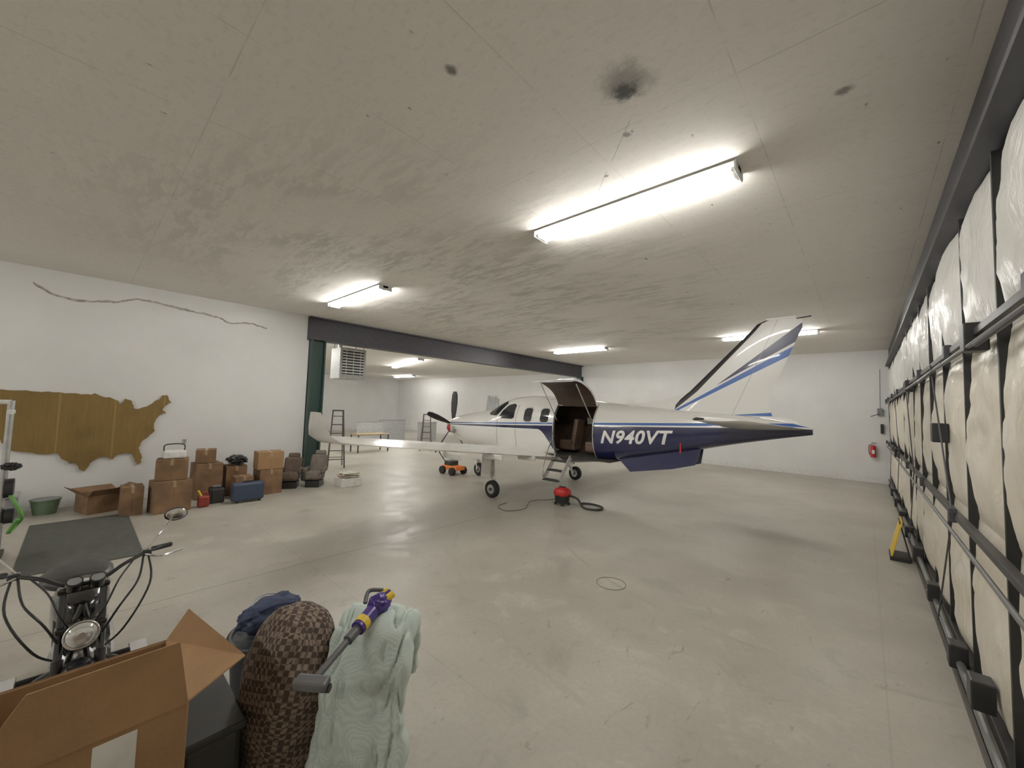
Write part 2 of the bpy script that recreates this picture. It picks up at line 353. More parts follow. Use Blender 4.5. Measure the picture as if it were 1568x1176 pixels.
tube('hose',[(.18,ye,1.38),(.10,ye-.01,1.33),(.09,ye-.02,1.15),(.11,ye-.02,1.0)],.012,blk,r); box('label',(.2,ye-.083,1.12),(.08,.004,.14),paper,r); box('bracket',(.2,ye+.11,1.1),(.1,.07,.3),red,r)
r=root('door_switch_box',(.4,YB-.08,2.3)); box('enclosure',(.4,YB-.08,2.55),(.14,.10,.26),grey,r); box('lever_plate',(.45,YB-.07,1.95),(.08,.08,.34),blk,r); tube('conduit',[(.4,YB-.05,2.68),(.4,YB-.05,3.4),(.4,YB-.05,4.1)],.012,alu,r,smooth=1); tube('arm',[(.4,YB-.1,2.5),(.3,YB-.25,2.45),(.15,YB-.28,2.38)],.012,blk,r)

# ---------------------------------------------------------------- annex contents
hx,hy,hz=-13.95,6.5,3.68
r=root('unit_heater',(hx,hy,hz))
box('cabinet',(hx,hy,hz),(.75,.95,1.1),mat('heater_grey',(.42,.43,.42),.5),r,bevel=.02)
box('grille_recess',(hx+.376,hy,hz+.05),(.01,.78,.88),blk,r)
multibox('louvres',[((hx+.395,hy,hz-.33+i*.10),(.012,.78,.045),R(ry=.6)) for i in range(9)],white,r)
multibox('grille_bars',[((hx+.40,hy-.26+i*.26,hz+.05),(.015,.015,.86)) for i in range(3)],white,r)
for i,(a,b) in enumerate(((-.3,-.4),(.3,-.4),(-.3,.4),(.3,.4))): cyl('rod_%d'%i,(hx+a,hy+b,hz+.5),(hx+a,hy+b,HA-.01),.012,steel,r,seg=8)
cyl('flue',(hx-.3,hy-.2,hz+.5),(hx-.3,hy-.2,HA-.01),.08,alu,r)
def ladder(c,hgt,ang,m):
    r=root('step_ladder',(c[0],c[1],0)); T=Matrix.Translation((c[0],c[1],0))@Matrix.Rotation(ang,4,'Z'); bm=bmesh.new()
    for s in (-1,1):
        for p,q,w in (((.32,s*.27,0),(.03,s*.17,hgt),.026),((-.38,s*.25,0),(-.03,s*.16,hgt),.02)): cylbm(bm,T@Vector(p),T@Vector(q),w,seg=6)
    finish('rails',bm,m,r); bm=bmesh.new(); n=int(hgt/.3)
    for i in range(1,n+1):
        t=i*.3/hgt; w=.27-.1*t; x=.32-.29*t; M=T@Matrix.Translation((x,0,i*.3))@Matrix.Diagonal((.09,2*w,.025,1)); q=bmesh.ops.create_cube(bm,size=1); bmesh.ops.transform(bm,matrix=M,verts=q['verts'])
        if i%2: x2=-.38+.35*t; cylbm(bm,T@Vector((x2,-w+.02,i*.3)),T@Vector((x2,w-.02,i*.3)),.012,seg=6)
    M=T@Matrix.Translation((0,0,hgt))@Matrix.Diagonal((.2,.38,.05,1)); q=bmesh.ops.create_cube(bm,size=1); bmesh.ops.transform(bm,matrix=M,verts=q['verts'])
    finish('steps',bm,m,r,smooth=False)
ladder((-14.0,6.25),2.0,-.35,mat('ladder_dark',(.08,.07,.06),.5)); ladder((-16.5,11.9),1.8,-.7,mat('ladder_dark2',(.10,.07,.05),.5))
for i,(x,y,w,h) in enumerate(((-20.5,11.0,1.6,1.25),(-21.4,12.9,1.8,1.3),(-20.2,14.6,1.4,1.2))):
    r=root('leaning_panel',(x,y,0)); box('board',(x,y,h/2+.005),(.03,w,h),mat('panel_white',(.40,.41,.41),.5),r); box('edge',(x+.02,y,h),(.03,w+.02,.03),alu,r); box('foot',(x,y,.02),(.5,.05,.04),alu,r)
r=root('metal_pipe_bundle',(-19.4,YB-.2,0)); bm=bmesh.new()
for i in range(9): cylbm(bm,(-19.9+i*.12,YB-.45+random.uniform(-.05,.05),.02),(-19.75+i*.12,YB-.08,2.9+random.uniform(-.15,.2)),.04,seg=8)
finish('pipes',bm,alu,r)
r=root('work_table',(-17.5,9.2,0)); box('top',(-17.5,9.4,.82),(.8,1.6,.05),mat('bench_wood',(.35,.25,.13),.7),r)
for i,(a,b) in enumerate(((-.35,-.75),(.35,-.75),(-.35,.75),(.35,.75))): box('leg_%d'%i,(-17.5+a,9.4+b,.4),(.05,.05,.8),steel,r)

# ---------------------------------------------------------------- AIRPLANE
PY=9.15
ap=root('turboprop_airplane',(-6.5,PY,0))
TAB=[(-11.0,1.86,1.36,.24),(-10.75,1.93,1.20,.36),(-10.3,2.02,1.06,.46),(-9.7,2.12,.96,.53),(-9.2,2.19,.90,.57),(-8.85,2.26,.87,.60),(-8.5,2.43,.85,.63),(-8.1,2.58,.84,.65),(-7.5,2.66,.83,.67),(-6.6,2.66,.84,.67),(-5.7,2.60,.90,.65),(-4.9,2.52,1.02,.58),(-4.0,2.44,1.20,.47),(-3.0,2.37,1.44,.34),(-2.0,2.31,1.70,.22),(-1.2,2.22,1.88,.12),(-.72,2.10,1.98,.04)]
TX=np.array([t[0] for t in TAB])
def hermite(col,x):
    v=np.array([t[col] for t in TAB]); d=np.gradient(v,TX); i=int(np.clip(np.searchsorted(TX,x)-1,0,len(TX)-2)); h=TX[i+1]-TX[i]; t=min(max((x-TX[i])/h,0),1)
    return (2*t**3-3*t*t+1)*v[i]+(t**3-2*t*t+t)*h*d[i]+(-2*t**3+3*t*t)*v[i+1]+(t**3-t*t)*h*d[i+1]
NE=2.35
def sec(x):
    zt,zb,hw=hermite(1,x),hermite(2,x),hermite(3,x); return (zt+zb)/2,(zt-zb)/2,hw
def topf(x):
    w=min(1,max(0,(x+9.6)/1.0))*min(1,max(0,(-3.2-x)/1.4)); return .16*w
def fpt(x,th,off=0):
    zc,hh,hw=sec(x); c,s=math.cos(th),math.sin(th)
    top=1-topf(x)*max(0,s)**2
    return Vector((x,PY+(hw+off)*math.copysign(abs(c)**(2/NE),c)*top,zc+(hh+off)*math.copysign(abs(s)**(2/NE),s)))
def ysurf(x,z,off=0,side=-1):
    zc,hh,hw=sec(x); q=max(-1,min(1,(z-zc)/hh)); s=math.copysign(abs(q)**(NE/2),q)
    top=1-topf(x)*max(0,s)**2
    return PY+side*(hw*max(0,1-abs(q)**NE)**(1/NE)*top+off)
DX0,DX1,DZ0,DZ1=-6.16,-5.0,1.08,2.42
xs=sorted(set([round(v,3) for v in np.linspace(-11.0,-.72,100)]+[DX0,DX1])); NT=80
NAVY=(.009,.012,.060)
def fuse_mat():
    m,n,l,b=nt('airplane_livery'); k=NB(m); tc=n.new('ShaderNodeTexCoord').outputs['Object']; sp=n.new('ShaderNodeSeparateXYZ'); l.new(tc,sp.inputs[0]); X,Z=sp.outputs[0],sp.outputs[2]
    T=k.lin(X,-11,-1,1.66,2.08)
    Bt=k.m('SUBTRACT',T,k.lin(X,-10.8,-6.6,.02,.10)); drop=k.m('MULTIPLY',k.smooth(X,-6.7,-5.0),2.5); Bt=k.m('SUBTRACT',Bt,drop)
    navy=k.m('MULTIPLY',k.m('LESS_THAN',Z,T),k.m('GREATER_THAN',Z,Bt))
    T2=k.m('ADD',T,.035); T3=k.m('ADD',T,k.lin(X,-11,-1,.06,.10))
    blue=k.m('MULTIPLY',k.m('GREATER_THAN',Z,T2),k.m('LESS_THAN',Z,T3))
    c=k.mix(navy,(.80,.79,.75),NAVY); c=k.mix(blue,c,(.045,.125,.42))
    l.new(c,b.inputs['Base Color']); b.inputs['Roughness'].default_value=.2; b.inputs['Coat Weight'].default_value=.7; b.inputs['Coat Roughness'].default_value=.04
    return m
FU=fuse_mat()
pw=mat('aircraft_white',(.80,.79,.75),.25,coat=.5,var=.03); navyM=mat('aircraft_navy',NAVY,.22,coat=.6,var=.05)
glass=mat('dark_glass',(.02,.022,.025),.06,spec=.8); boot=mat('deice_boot',(.012,.012,.013),.35); trimd=mat('cabin_brown',(.045,.025,.016),.6,var=.3); silver=mat('brushed_silver',(.6,.6,.6),.3,.8)
bm=bmesh.new(); rings=[]
for x in xs: rings.append([bm.verts.new(fpt(x,2*math.pi*k/NT)) for k in range(NT)])
for i in range(len(xs)-1):
    for k in range(NT):
        A,B=rings[i],rings[i+1]; vs=(A[k],A[(k+1)%NT],B[(k+1)%NT],B[k])
        cx=(xs[i]+xs[i+1])/2; zc=sum(v.co.z for v in vs)/4; yc=sum(v.co.y for v in vs)/4
        if DX0-.001<cx<DX1+.001 and DZ0<zc<DZ1 and yc<PY: continue
        bm.faces.new(vs)
bm.faces.new(rings[0]); bm.faces.new(rings[-1])
finish('fuselage',bm,FU,ap,autos=60)
bm=bmesh.new(); rings=[]
lx=np.linspace(-7.6,-4.6,16)
for x in lx: rings.append([bm.verts.new(fpt(x,2*math.pi*k/40,-.05)) for k in range(40)])
for i in range(15):
    for k in range(40):
        A,B=rings[i],rings[i+1]; vs=(A[k],A[(k+1)%40],B[(k+1)%40],B[k]); zc=sum(v.co.z for v in vs)/4; yc=sum(v.co.y for v in vs)/4; cx=(lx[i]+lx[i+1])/2
        if DX0-.05<cx<DX1+.05 and DZ0<zc<DZ1 and yc<PY: continue
        bm.faces.new(vs)
bm.faces.new(rings[0]); bm.faces.new(rings[-1])
finish('cabin_liner',bm,trimd,ap)
box('cabin_floor',(-6.0,PY,1.08),(2.9,1.1,.04),mat('carpet_dark',(.03,.025,.02),.95),ap)
for i,(sx,sy) in enumerate(((-5.35,PY+.22),(-6.2,PY+.25))):
    box('seat_base_%d'%i,(sx,sy,1.32),(.5,.42,.28),mat('leather_tan',(.12,.075,.05),.5),ap,bevel=.05); box('seat_back_%d'%i,(sx+.24,sy,1.68),(.14,.42,.75),MATS['leather_tan'],ap,rot=R(ry=.15),bevel=.05)
for i,x in enumerate((-5.75,-5.2)):
    box('inner_window_patch_%d'%i,(x,PY+.57,2.05),(.22,.02,.28),mat('painted_window_light',(.55,.55,.5),.4),ap,bevel=.02)  # opaque patches; light through the far windows painted as pale grey
def strip(pts_out,pts_in,nm,m):
    bm=bmesh.new(); a=[bm.verts.new(p) for p in pts_out]; b=[bm.verts.new(p) for p in pts_in]
    for i in range(len(a)-1): bm.faces.new((a[i],a[i+1],b[i+1],b[i]))
    return finish(nm,bm,m,ap)
zz=np.linspace(DZ0-.03,DZ1+.03,14)
for nm,x in (('jamb_front',DX0),('jamb_rear',DX1)): strip([(x,ysurf(x,z,.004),z) for z in zz],[(x,ysurf(x,z,-.07),z) for z in zz],nm,silver)
tube('door_seal',[(DX0,ysurf(DX0,z,.01),z) for z in zz]+[(DX1,ysurf(DX1,z,.01),z) for z in zz[::-1]]+[(DX0,ysurf(DX0,zz[0],.01),zz[0])],.016,silver,ap,smooth=1)
def patch(nm,poly,m,off=.006,sides=(-1,1)):
    for s in sides:
        bm=bmesh.new(); f=bm.faces.new([bm.verts.new((p[0],0,p[1])) for p in poly])
        X=[p[0] for p in poly]; Z=[p[1] for p in poly]
        for ax,lo,hi,st in ((0,min(X),max(X),.08),(2,min(Z),max(Z),.04)):
            v=lo+st
            while v<hi-1e-4:
                co=[0,0,0]; co[ax]=v; no=[0,0,0]; no[ax]=1
                bmesh.ops.bisect_plane(bm,geom=bm.verts[:]+bm.edges[:]+bm.faces[:],plane_co=co,plane_no=no); v+=st
        bmesh.ops.triangulate(bm,faces=bm.faces)
        for v in bm.verts: v.co.y=ysurf(v.co.x,v.co.z,off,s)
        finish('%s_%s'%(nm,'left' if s<0 else 'right'),bm,m,ap,autos=80)
def rrect(cx,cz,w,h,r=.09,skew=0):
    o=[]
    for (sx,sz,a0) in ((1,1,0),(-1,1,90),(-1,-1,180),(1,-1,270)):
        for t in range(0,91,15):
            a=math.radians(a0+t); x=cx+sx*(w/2-r)+r*math.cos(a); z=cz+sz*(h/2-r)+r*math.sin(a); o.append((x+skew*(z-cz),z))
    return o
for i,(x,sd) in enumerate(((-7.06,(-1,1)),(-6.48,(-1,1)),(-5.75,(1,)),(-5.1,(1,)))):
    patch('window_frame_%d'%i,rrect(x,2.12,.33,.42,.10),silver,.004,sd); patch('cabin_window_%d'%i,rrect(x,2.12,.28,.37,.09),glass,.010,sd)
patch('cockpit_side_window',[(-8.22,2.02),(-8.12,2.20),(-7.93,2.38),(-7.72,2.43),(-7.60,2.38),(-7.58,2.02),(-7.66,1.98),(-8.15,1.98)],glass,.01)
patch('windshield',[(-8.80,2.12),(-8.66,2.30),(-8.40,2.44),(-8.16,2.52),(-8.02,2.42),(-8.28,2.10),(-8.36,2.05),(-8.7,2.06)],glass,.01)
patch('crew_door_line',[(-8.28,1.2),(-8.27,1.2),(-8.27,1.95),(-8.28,1.95)],steel,.004,(-1,)); patch('crew_door_line2',[(-7.5,1.2),(-7.49,1.2),(-7.49,2.4),(-7.5,2.4)],steel,.004,(-1,))
def regtext(s,x0,x1,z0,z1,slope,m):
    cu=bpy.data.curves.new('reg','FONT'); cu.body=s; cu.offset=.028; cu.shear=.26; cu.space_character=1.09
    o=bpy.data.objects.new('reg',cu); COL.objects.link(o); bpy.context.view_layer.update()
    me=bpy.data.meshes.new_from_object(o.evaluated_get(bpy.context.evaluated_depsgraph_get())); bpy.data.objects.remove(o)
    bm=bmesh.new(); bm.from_mesh(me)
    xa=min(v.co.x for v in bm.verts);xb=max(v.co.x for v in bm.verts);ya=min(v.co.y for v in bm.verts);yb=max(v.co.y for v in bm.verts)
    for v in bm.verts:
        t=(v.co.x-xa)/(xb-xa); q=(v.co.y-ya)/(yb-ya); v.co=Vector((x0+(x1-x0)*t,0,z0+(z1-z0)*q+slope*t))
    for ax,lo,hi,st in ((0,x0,x1,.12),(2,z0,z1+slope,.04)):
        v=lo+st
        while v<hi:
            co=[0,0,0];co[ax]=v;no=[0,0,0];no[ax]=1; bmesh.ops.bisect_plane(bm,geom=bm.verts[:]+bm.edges[:]+bm.faces[:],plane_co=co,plane_no=no); v+=st
    for v in bm.verts: v.co.y=ysurf(v.co.x,v.co.z,.008)
    finish('registration_marking',bm,m,ap,autos=80)
regtext('N940VT',-4.80,-3.14,1.50,1.82,.10,mat('marking_white',(.85,.85,.83),.4))
def shell(nm,m_out,m_in,x0,x1,za,zb,ang,hinge,t=.06):
    bm=bmesh.new(); hy_,hz_=hinge; N=20; G=[]
    for off in (0,-t):
        g=[]
        for x in np.linspace(x0,x1,8):
            row=[]
            for z in np.linspace(za,zb,N):
                y=ysurf(-5.5,z,off); dy,dz=y-hy_,z-hz_; c,s=math.cos(ang),math.sin(ang)
                row.append(bm.verts.new((x,hy_+dy*c-dz*s,hz_+dy*s+dz*c)))
            g.append(row)
        G.append(g)
    for gi,g in enumerate(G):
        for i in range(7):
            for j in range(N-1):
                f=bm.faces.new((g[i][j],g[i+1][j],g[i+1][j+1],g[i][j+1])); f.material_index=gi
    a,b=G
    for i in range(7):
        for j in (0,N-1): f=bm.faces.new((a[i][j],a[i+1][j],b[i+1][j],b[i][j])); f.material_index=2
    for j in range(N-1):
        for i in (0,7): f=bm.faces.new((a[i][j],a[i][j+1],b[i][j+1],b[i][j])); f.material_index=2
    finish(nm,bm,[m_out,m_in,silver],ap)
HY=ysurf(-5.5,2.42)
shell('door_upper',pw,trimd,DX0,DX1,1.12,2.42,math.radians(-112),(HY,2.44))
cyl('door_strut_0',(DX0+.06,ysurf(-5.5,2.0)+.05,2.0),(DX0+.06,7.85,2.92),.012,chrome,ap); cyl('door_strut_1',(DX1-.06,ysurf(-5.0,2.0)+.05,2.0),(DX1-.06,7.85,2.92),.012,chrome,ap)
st=[]
y0,z0s=ysurf(-5.8,1.1)-.02,1.08
for s in (-6.15,-5.68): st.append(((s,y0-.26,z0s-.28),(.035,.76,.10),R(rx=math.radians(48))))
multibox('airstair_rails',st,silver,ap)
multibox('airstair_steps',[((-5.915,y0-.12-.19*i,z0s-.13-.22*i),(.44,.20,.03)) for i in range(3)],mat('stair_dark',(.06,.06,.06),.7),ap)
tube('airstair_handrail',[(-6.17,y0+.02,z0s+.55),(-6.17,y0-.3,z0s+.25),(-6.17,y0-.52,z0s-.25),(-6.17,y0-.54,z0s-.50)],.014,chrome,ap)
def airfoil(n=14):
    up=[];lo=[]
    for i in range(n+1):
        t=(1-math.cos(math.pi*i/n))/2; yt=5*.13*(.2969*math.sqrt(t)-.126*t-.3516*t*t+.2843*t**3-.1036*t**4); up.append((t,yt*1.15)); lo.append((t,-yt*.8))
    return up[::-1]+lo[1:-1]
AF=airfoil()
def surf(nm,secs,m,thick=1.0,bootfrac=.07,bootidx=1):
    rings=[]
    for (xle,y,z,ch,nx,nz) in secs:
        rings.append([(xle+t*ch,y+nx*h*ch*thick,z+nz*h*ch*thick) for t,h in AF])
    def fm(i,k):
        t=(AF[k][0]+AF[(k+1)%len(AF)][0])/2; return bootidx if t<bootfrac else 0
    return loft(nm,rings,m,ap,fm=fm,autos=50)
for s,nm in ((-1,'left'),(1,'right')):
    secs=[(-8.35,PY+s*.35,1.02,2.30,0,1),(-8.22,PY+s*.75,1.05,2.12,0,1),(-8.0,PY+s*2.2,1.20,1.80,0,1),(-7.72,PY+s*4.2,1.42,1.45,0,1),(-7.46,PY+s*6.0,1.62,1.12,0,1),(-7.38,PY+s*6.25,1.66,1.05,-.3*s,.95),(-7.26,PY+s*6.40,1.75,.92,-.75*s,.65),(-7.10,PY+s*6.47,1.90,.72,-.97*s,.2),(-6.93,PY+s*6.52,2.14,.42,-1*s,.1)]
    surf('wing_'+nm,secs,[pw,boot],thick=.95,bootfrac=.03)
    multibox('flap_fairings_'+nm,[((-6.35+.12*i,PY+s*(1.5+1.3*i),1.06+.13*i),(.55,.07,.12)) for i in range(3)],pw,ap,bevel=.02)
    surf('stabilizer_'+nm,[(-2.25,PY+s*.05,2.08,1.50,0,1),(-2.2,PY+s*.3,2.09,1.38,0,1),(-2.12,PY+s*2.35,2.22,.86,0,1),(-2.04,PY+s*2.47,2.23,.72,0,1),(-1.9,PY+s*2.5,2.23,.5,0,1)],[pw,boot],thick=.8,bootfrac=.05)
surf('fin',[(-3.55,PY,2.30,2.2,1,0),(-3.12,PY,2.62,1.68,1,0),(-2.9,PY,2.80,1.55,1,0),(-1.72,PY,4.02,.86,1,0),(-1.6,PY,4.16,.74,1,0),(-1.45,PY,4.22,.55,1,0)],[pw,boot],thick=.7,bootfrac=.08)
def fin_mat():
    m,n,l,b=nt('fin_livery'); k=NB(m); tc=n.new('ShaderNodeTexCoord').outputs['Object']; sp=n.new('ShaderNodeSeparateXYZ'); l.new(tc,sp.inputs[0]); X,Z=sp.outputs[0],sp.outputs[2]
    def line(z0,s,x0): return k.m('ADD',k.m('MULTIPLY',k.m('SUBTRACT',X,x0),s),z0)
    def band(hi,lo): return k.m('MULTIPLY',k.m('LESS_THAN',Z,line(*hi)),k.m('GREATER_THAN',Z,line(*lo)))
    c=k.mix(band((4.08,.80,-.9),(3.76,.60,-.95)),(.80,.79,.755),NAVY)
    c=k.mix(band((3.70,.585,-.95),(3.52,.54,-1.0)),c,(.045,.125,.42))
    c=k.mix(band((2.36,.10,-1.5),(2.2,.0,-1.5)),c,(.045,.125,.42))
    ru=k.smooth(k.m('ABSOLUTE',k.m('SUBTRACT',k.m('SUBTRACT',X,-2.05),k.m('MULTIPLY',k.m('SUBTRACT',Z,2.3),.42))),.008,.003)
    c=k.mix(k.m('MULTIPLY',ru,.6),c,(.15,.15,.15))
    l.new(c,b.inputs['Base Color']); b.inputs['Roughness'].default_value=.3; b.inputs['Coat Weight'].default_value=.3; return m
bpy.data.objects['fin'].data.materials[0]=fin_mat()
loft('dorsal_fillet',[[(-4.6,PY-.01,2.44),(-4.6,PY,2.47),(-4.6,PY+.01,2.44)],[(-3.7,PY-.05,2.38),(-3.7,PY,2.56),(-3.7,PY+.05,2.38)],[(-3.0,PY-.08,2.3),(-3.0,PY,2.74),(-3.0,PY+.08,2.3)],[(-2.5,PY-.03,2.3),(-2.5,PY,2.6),(-2.5,PY+.03,2.3)]],pw,ap)
box('fin_cap_light',(-1.2,PY,4.235),(.5,.05,.04),pw,ap,bevel=.015); cyl('antenna_fin',(-.95,PY,4.2),(-.72,PY,4.22),.012,boot,ap)
for s in (-1,1):
    pts=[(-4.55,1.20),(-4.15,.88),(-3.2,1.06),(-2.72,1.20),(-2.62,1.62),(-3.4,1.48)]
    bm=bmesh.new(); a=[bm.verts.new((p[0],PY+s*(.05+.33*max(0,(1.7-p[1]))*.9)-.012,p[1])) for p in pts]; b=[bm.verts.new((v.co.x,v.co.y+.024,v.co.z)) for v in a]
    bm.faces.new(a); bm.faces.new(b[::-1])
    for i in range(6): bm.faces.new((a[i],a[(i+1)%6],b[(i+1)%6],b[i]))
    finish('ventral_strake_%d'%s,bm,navyM,ap,smooth=False)
rings=[]
for x,rr in ((-11.42,.01),(-11.38,.06),(-11.28,.12),(-11.12,.18),(-10.98,.20)): rings.append([(x,PY+rr*math.cos(a),1.62+rr*math.sin(a)) for a in np.linspace(0,2*math.pi,25)[:-1]])
loft('spinner',rings,silver,ap)
for i in range(5):
    a=math.radians(88+72*i); d=Vector((0,math.cos(a),math.sin(a))); tt=Vector((0,-math.sin(a),math.cos(a))); rings=[]
    for rr,w,tw in ((.12,.05,1.2),(.3,.075,1.05),(.5,.10,.9),(.8,.115,.8),(1.08,.10,.7),(1.2,.06,.65)):
        tw=-tw; c=Vector((-11.1,PY,1.62))+d*rr; e=tt*math.cos(tw)+Vector((1,0,0))*math.sin(tw); nn=e.cross(d)
        rings.append([c+e*w*math.cos(b)+nn*.02*math.sin(b) for b in np.linspace(0,2*math.pi,13)[:-1]])
    loft('prop_blade_%d'%i,rings,mat('prop_grey',(.022,.022,.026),.35),ap)
lump('inlet_plug_0',(-11.0,PY-.22,1.52),(.12,.11,.12),red,ap,amp=.05); lump('inlet_plug_1',(-11.02,PY,1.40),(.07,.22,.07),red,ap,amp=.05)
for s in (-1,1): tube('exhaust_%d'%s,[(-10.6,PY+s*.36,1.55),(-10.5,PY+s*.52,1.5),(-10.3,PY+s*.60,1.45)],.07,silver,ap,seg=12)
def wheel(nm,c,r_,w):
    bm=bmesh.new(); prof=[(r_*.55,-w*.45),(r_*.85,-w*.5),(r_*.97,-w*.35),(r_,0),(r_*.97,w*.35),(r_*.85,w*.5),(r_*.55,w*.45)]; rg=[]
    for i in range(32):
        a=2*math.pi*i/32; rg.append([bm.verts.new((c[0]+q*math.cos(a),c[1]+h,c[2]+q*math.sin(a))) for q,h in prof])
    for i in range(32):
        A,B=rg[i],rg[(i+1)%32]
        for j in range(len(prof)-1): bm.faces.new((A[j],A[j+1],B[j+1],B[j]))
    finish(nm+'_tyre',bm,rub,ap); cyl(nm+'_hub',(c[0],c[1]-w*.42,c[2]),(c[0],c[1]+w*.42,c[2]),r_*.57,alu,ap); cyl(nm+'_axle',(c[0],c[1]-w*.6,c[2]),(c[0],c[1]+w*.6,c[2]),r_*.16,steel,ap)
for s,nm in ((-1,'main_left'),(1,'main_right')):
    y=PY+s*1.93; gx=-7.10; wheel(nm,(gx,y,.22),.22,.15)
    cyl(nm+'_strut',(gx-.18,y-s*.14,1.2),(gx-.18,y-s*.14,.50),.055,white,ap); cyl(nm+'_link',(gx-.2,y-s*.14,.53),(gx,y-s*.13,.22),.035,white,ap); cyl(nm+'_shock',(gx-.1,y-s*.14,.95),(gx-.04,y-s*.13,.34),.025,chrome,ap)
    box(nm+'_door',(gx-.22,y+s*.03,.80),(.34,.02,.62),pw,ap,rot=R(rx=s*.05),bevel=.02)
wheel('nose',(-9.65,PY,.21),.21,.14); cyl('nose_strut',(-9.75,PY,.95),(-9.72,PY,.42),.045,white,ap)
for s in (-1,1): cyl('nose_fork_%d'%s,(-9.72,PY+s*.09,.44),(-9.65,PY+s*.09,.21),.02,white,ap); box('nose_gear_door_%d'%s,(-9.6,PY+s*.24,.74),(.75,.015,.34),pw,ap,rot=R(rx=-s*.25))
box('nose_fork_top',(-9.72,PY,.45),(.08,.22,.05),white,ap)
cyl('beacon',(-5.6,PY,2.58),(-5.6,PY,2.67),.04,red,ap); box('antenna_top',(-4.3,PY,2.52),(.22,.02,.16),pw,ap); box('red_streamer',(-3.0,ysurf(-3.0,1.6)-.02,1.57),(.03,.01,.26),red,ap)

# tug
r=root('aircraft_tug',(-10.35,8.9,0)); box('chassis',(-10.4,8.65,.22),(.75,.42,.14),orange,r,bevel=.03); box('battery_box',(-10.5,8.65,.36),(.35,.34,.16),blk,r,bevel=.02)
for i,(a,b) in enumerate(((-.25,-.25),(.25,-.25),(-.25,.25),(.25,.25))): cyl('wheel_%d'%i,(-10.4+a,8.65+b-.05,.13),(-10.4+a,8.65+b+.05,.13),.13,rub,r)
tube('handle',[(-10.75,8.65,.3),(-11.1,8.6,.65),(-11.3,8.58,.95)],.018,blk,r); box('handle_bar',(-11.3,8.58,.96),(.03,.35,.03),blk,r)
# shop vac
r=root('wet_dry_vacuum',(-5.6,8.1,0)); vx,vy=-5.48,8.0
cyl('drum',(vx,vy,.06),(vx,vy,.27),.17,blk,r,r2=.19,seg=28); lump('lid',(vx,vy,.30),(.20,.20,.12),red,r,amp=0,sub=4,pw=.8); box('handle',(vx,vy,.43),(.18,.04,.03),blk,r,bevel=.01)
for i in range(4): a=i*math.pi/2+.6; lump('caster_%d'%i,(vx+.16*math.cos(a),vy+.16*math.sin(a),.035),(.035,.035,.035),blk,r,amp=0,sub=2)
tube('hose',[(vx+.16,vy+.05,.24),(vx+.4,vy+.05,.2),(vx+.62,vy-.02,.05),(vx+.9,vy+.15,.03),(vx+.85,vy+.42,.03),(vx+.5,vy+.5,.03),(vx+.3,vy+.35,.03)],.026,blk,r)
tube('power_cord',[(vx-.15,vy,.12),(vx-.5,vy+.15,.01),(vx-.7,vy-.35,.01),(vx-.35,vy-1.0,.01),(vx-.5,vy-1.45,.01),(vx-.9,vy-1.3,.01),(vx-1.0,vy-.9,.01)],.006,blk,r)
torus('floor_drain_ring',(-2.57,4.95,.004),(0,0,1),.19,.004,mat('drain',(.17,.16,.13),.8))

# ---------------------------------------------------------------- floor mat + left wall clutter
box('rubber_floor_mat',(-9.35,.18,.006),(2.9,1.22,.012),mat('mat_grey',(.072,.074,.064),.95,var=.15,bump=.3,bscale=120),bevel=.004)
def carton(name,c,s,ang=0,m=card,flaps='closed',z=0,tape=True):
    r=root(name,(c[0],c[1],z)); T=Matrix.Rotation(ang,4,'Z'); cx,cy=c; w,d,h=s; t=.008
    def q(p): v=T@Vector((p[0],p[1],0)); return (cx+v.x,cy+v.y,z+p[2])
    if flaps=='closed':
        box('body',q((0,0,h/2)),(w,d,h),m,r,rot=T,bevel=.006)
        tp=mat('packing_tape',(.36,.25,.14),.3)
        box('tape',q((0,0,h+.001)),(w*1.002,.05,.003),tp,r,rot=T)
        box('tape_front',q((w/2+.001,0,h-.06)),(.003,.05,.12),tp,r,rot=T)
        box('seam',q((w/2+.001,0,h*.5)),(.002,.004,h*.9),mat('seam_dark',(.08,.05,.03),.9),r,rot=T)
    else:
        box('bottom',q((0,0,t/2)),(w,d,t),m,r,rot=T)
        for nm,p,sz in (('side_a',(w/2,0,h/2),(t,d,h)),('side_b',(-w/2,0,h/2),(t,d,h)),('side_c',(0,d/2,h/2),(w,t,h)),('side_d',(0,-d/2,h/2),(w,t,h))): box(nm,q(p),sz,m,r,rot=T)
        for nm,dx,dy in (('flap_a',1,0),('flap_b',-1,0),('flap_c',0,1),('flap_d',0,-1)):
            a=random.uniform(.3,1.1); fl=min(w,d)*.42; off=fl/2*math.cos(a); hz_=h+fl/2*math.sin(a)
            if dx: box(nm,q((dx*(w/2+off),0,hz_)),(fl,d,t),m,r,rot=T@Matrix.Rotation(-a*dx,4,'Y'))
            else: box(nm,q((0,dy*(d/2+off),hz_)),(w,fl,t),m,r,rot=T@Matrix.Rotation(a*dy,4,'X'))
    return r
carton('cardboard_box',(-10.6,1.38),(.5,.58,.62),.12,card2)
carton('cardboard_box',(-10.65,1.39),(.42,.5,.42),-.18,card2,z=.628,flaps='closed')
carton('cardboard_box',(-10.75,.82),(.4,.32,.55),.0,card2)
r=root('white_caddy',(-10.65,1.40,1.055)); box('tub',(-10.65,1.40,1.135),(.3,.36,.16),white,r,bevel=.03); tube('handle',[(-10.65,1.24,1.2),(-10.65,1.26,1.33),(-10.65,1.54,1.33),(-10.65,1.56,1.2)],.012,blk,r)
carton('cardboard_box',(-11.45,.45),(.55,.6,.35),.3,card2,flaps='open')
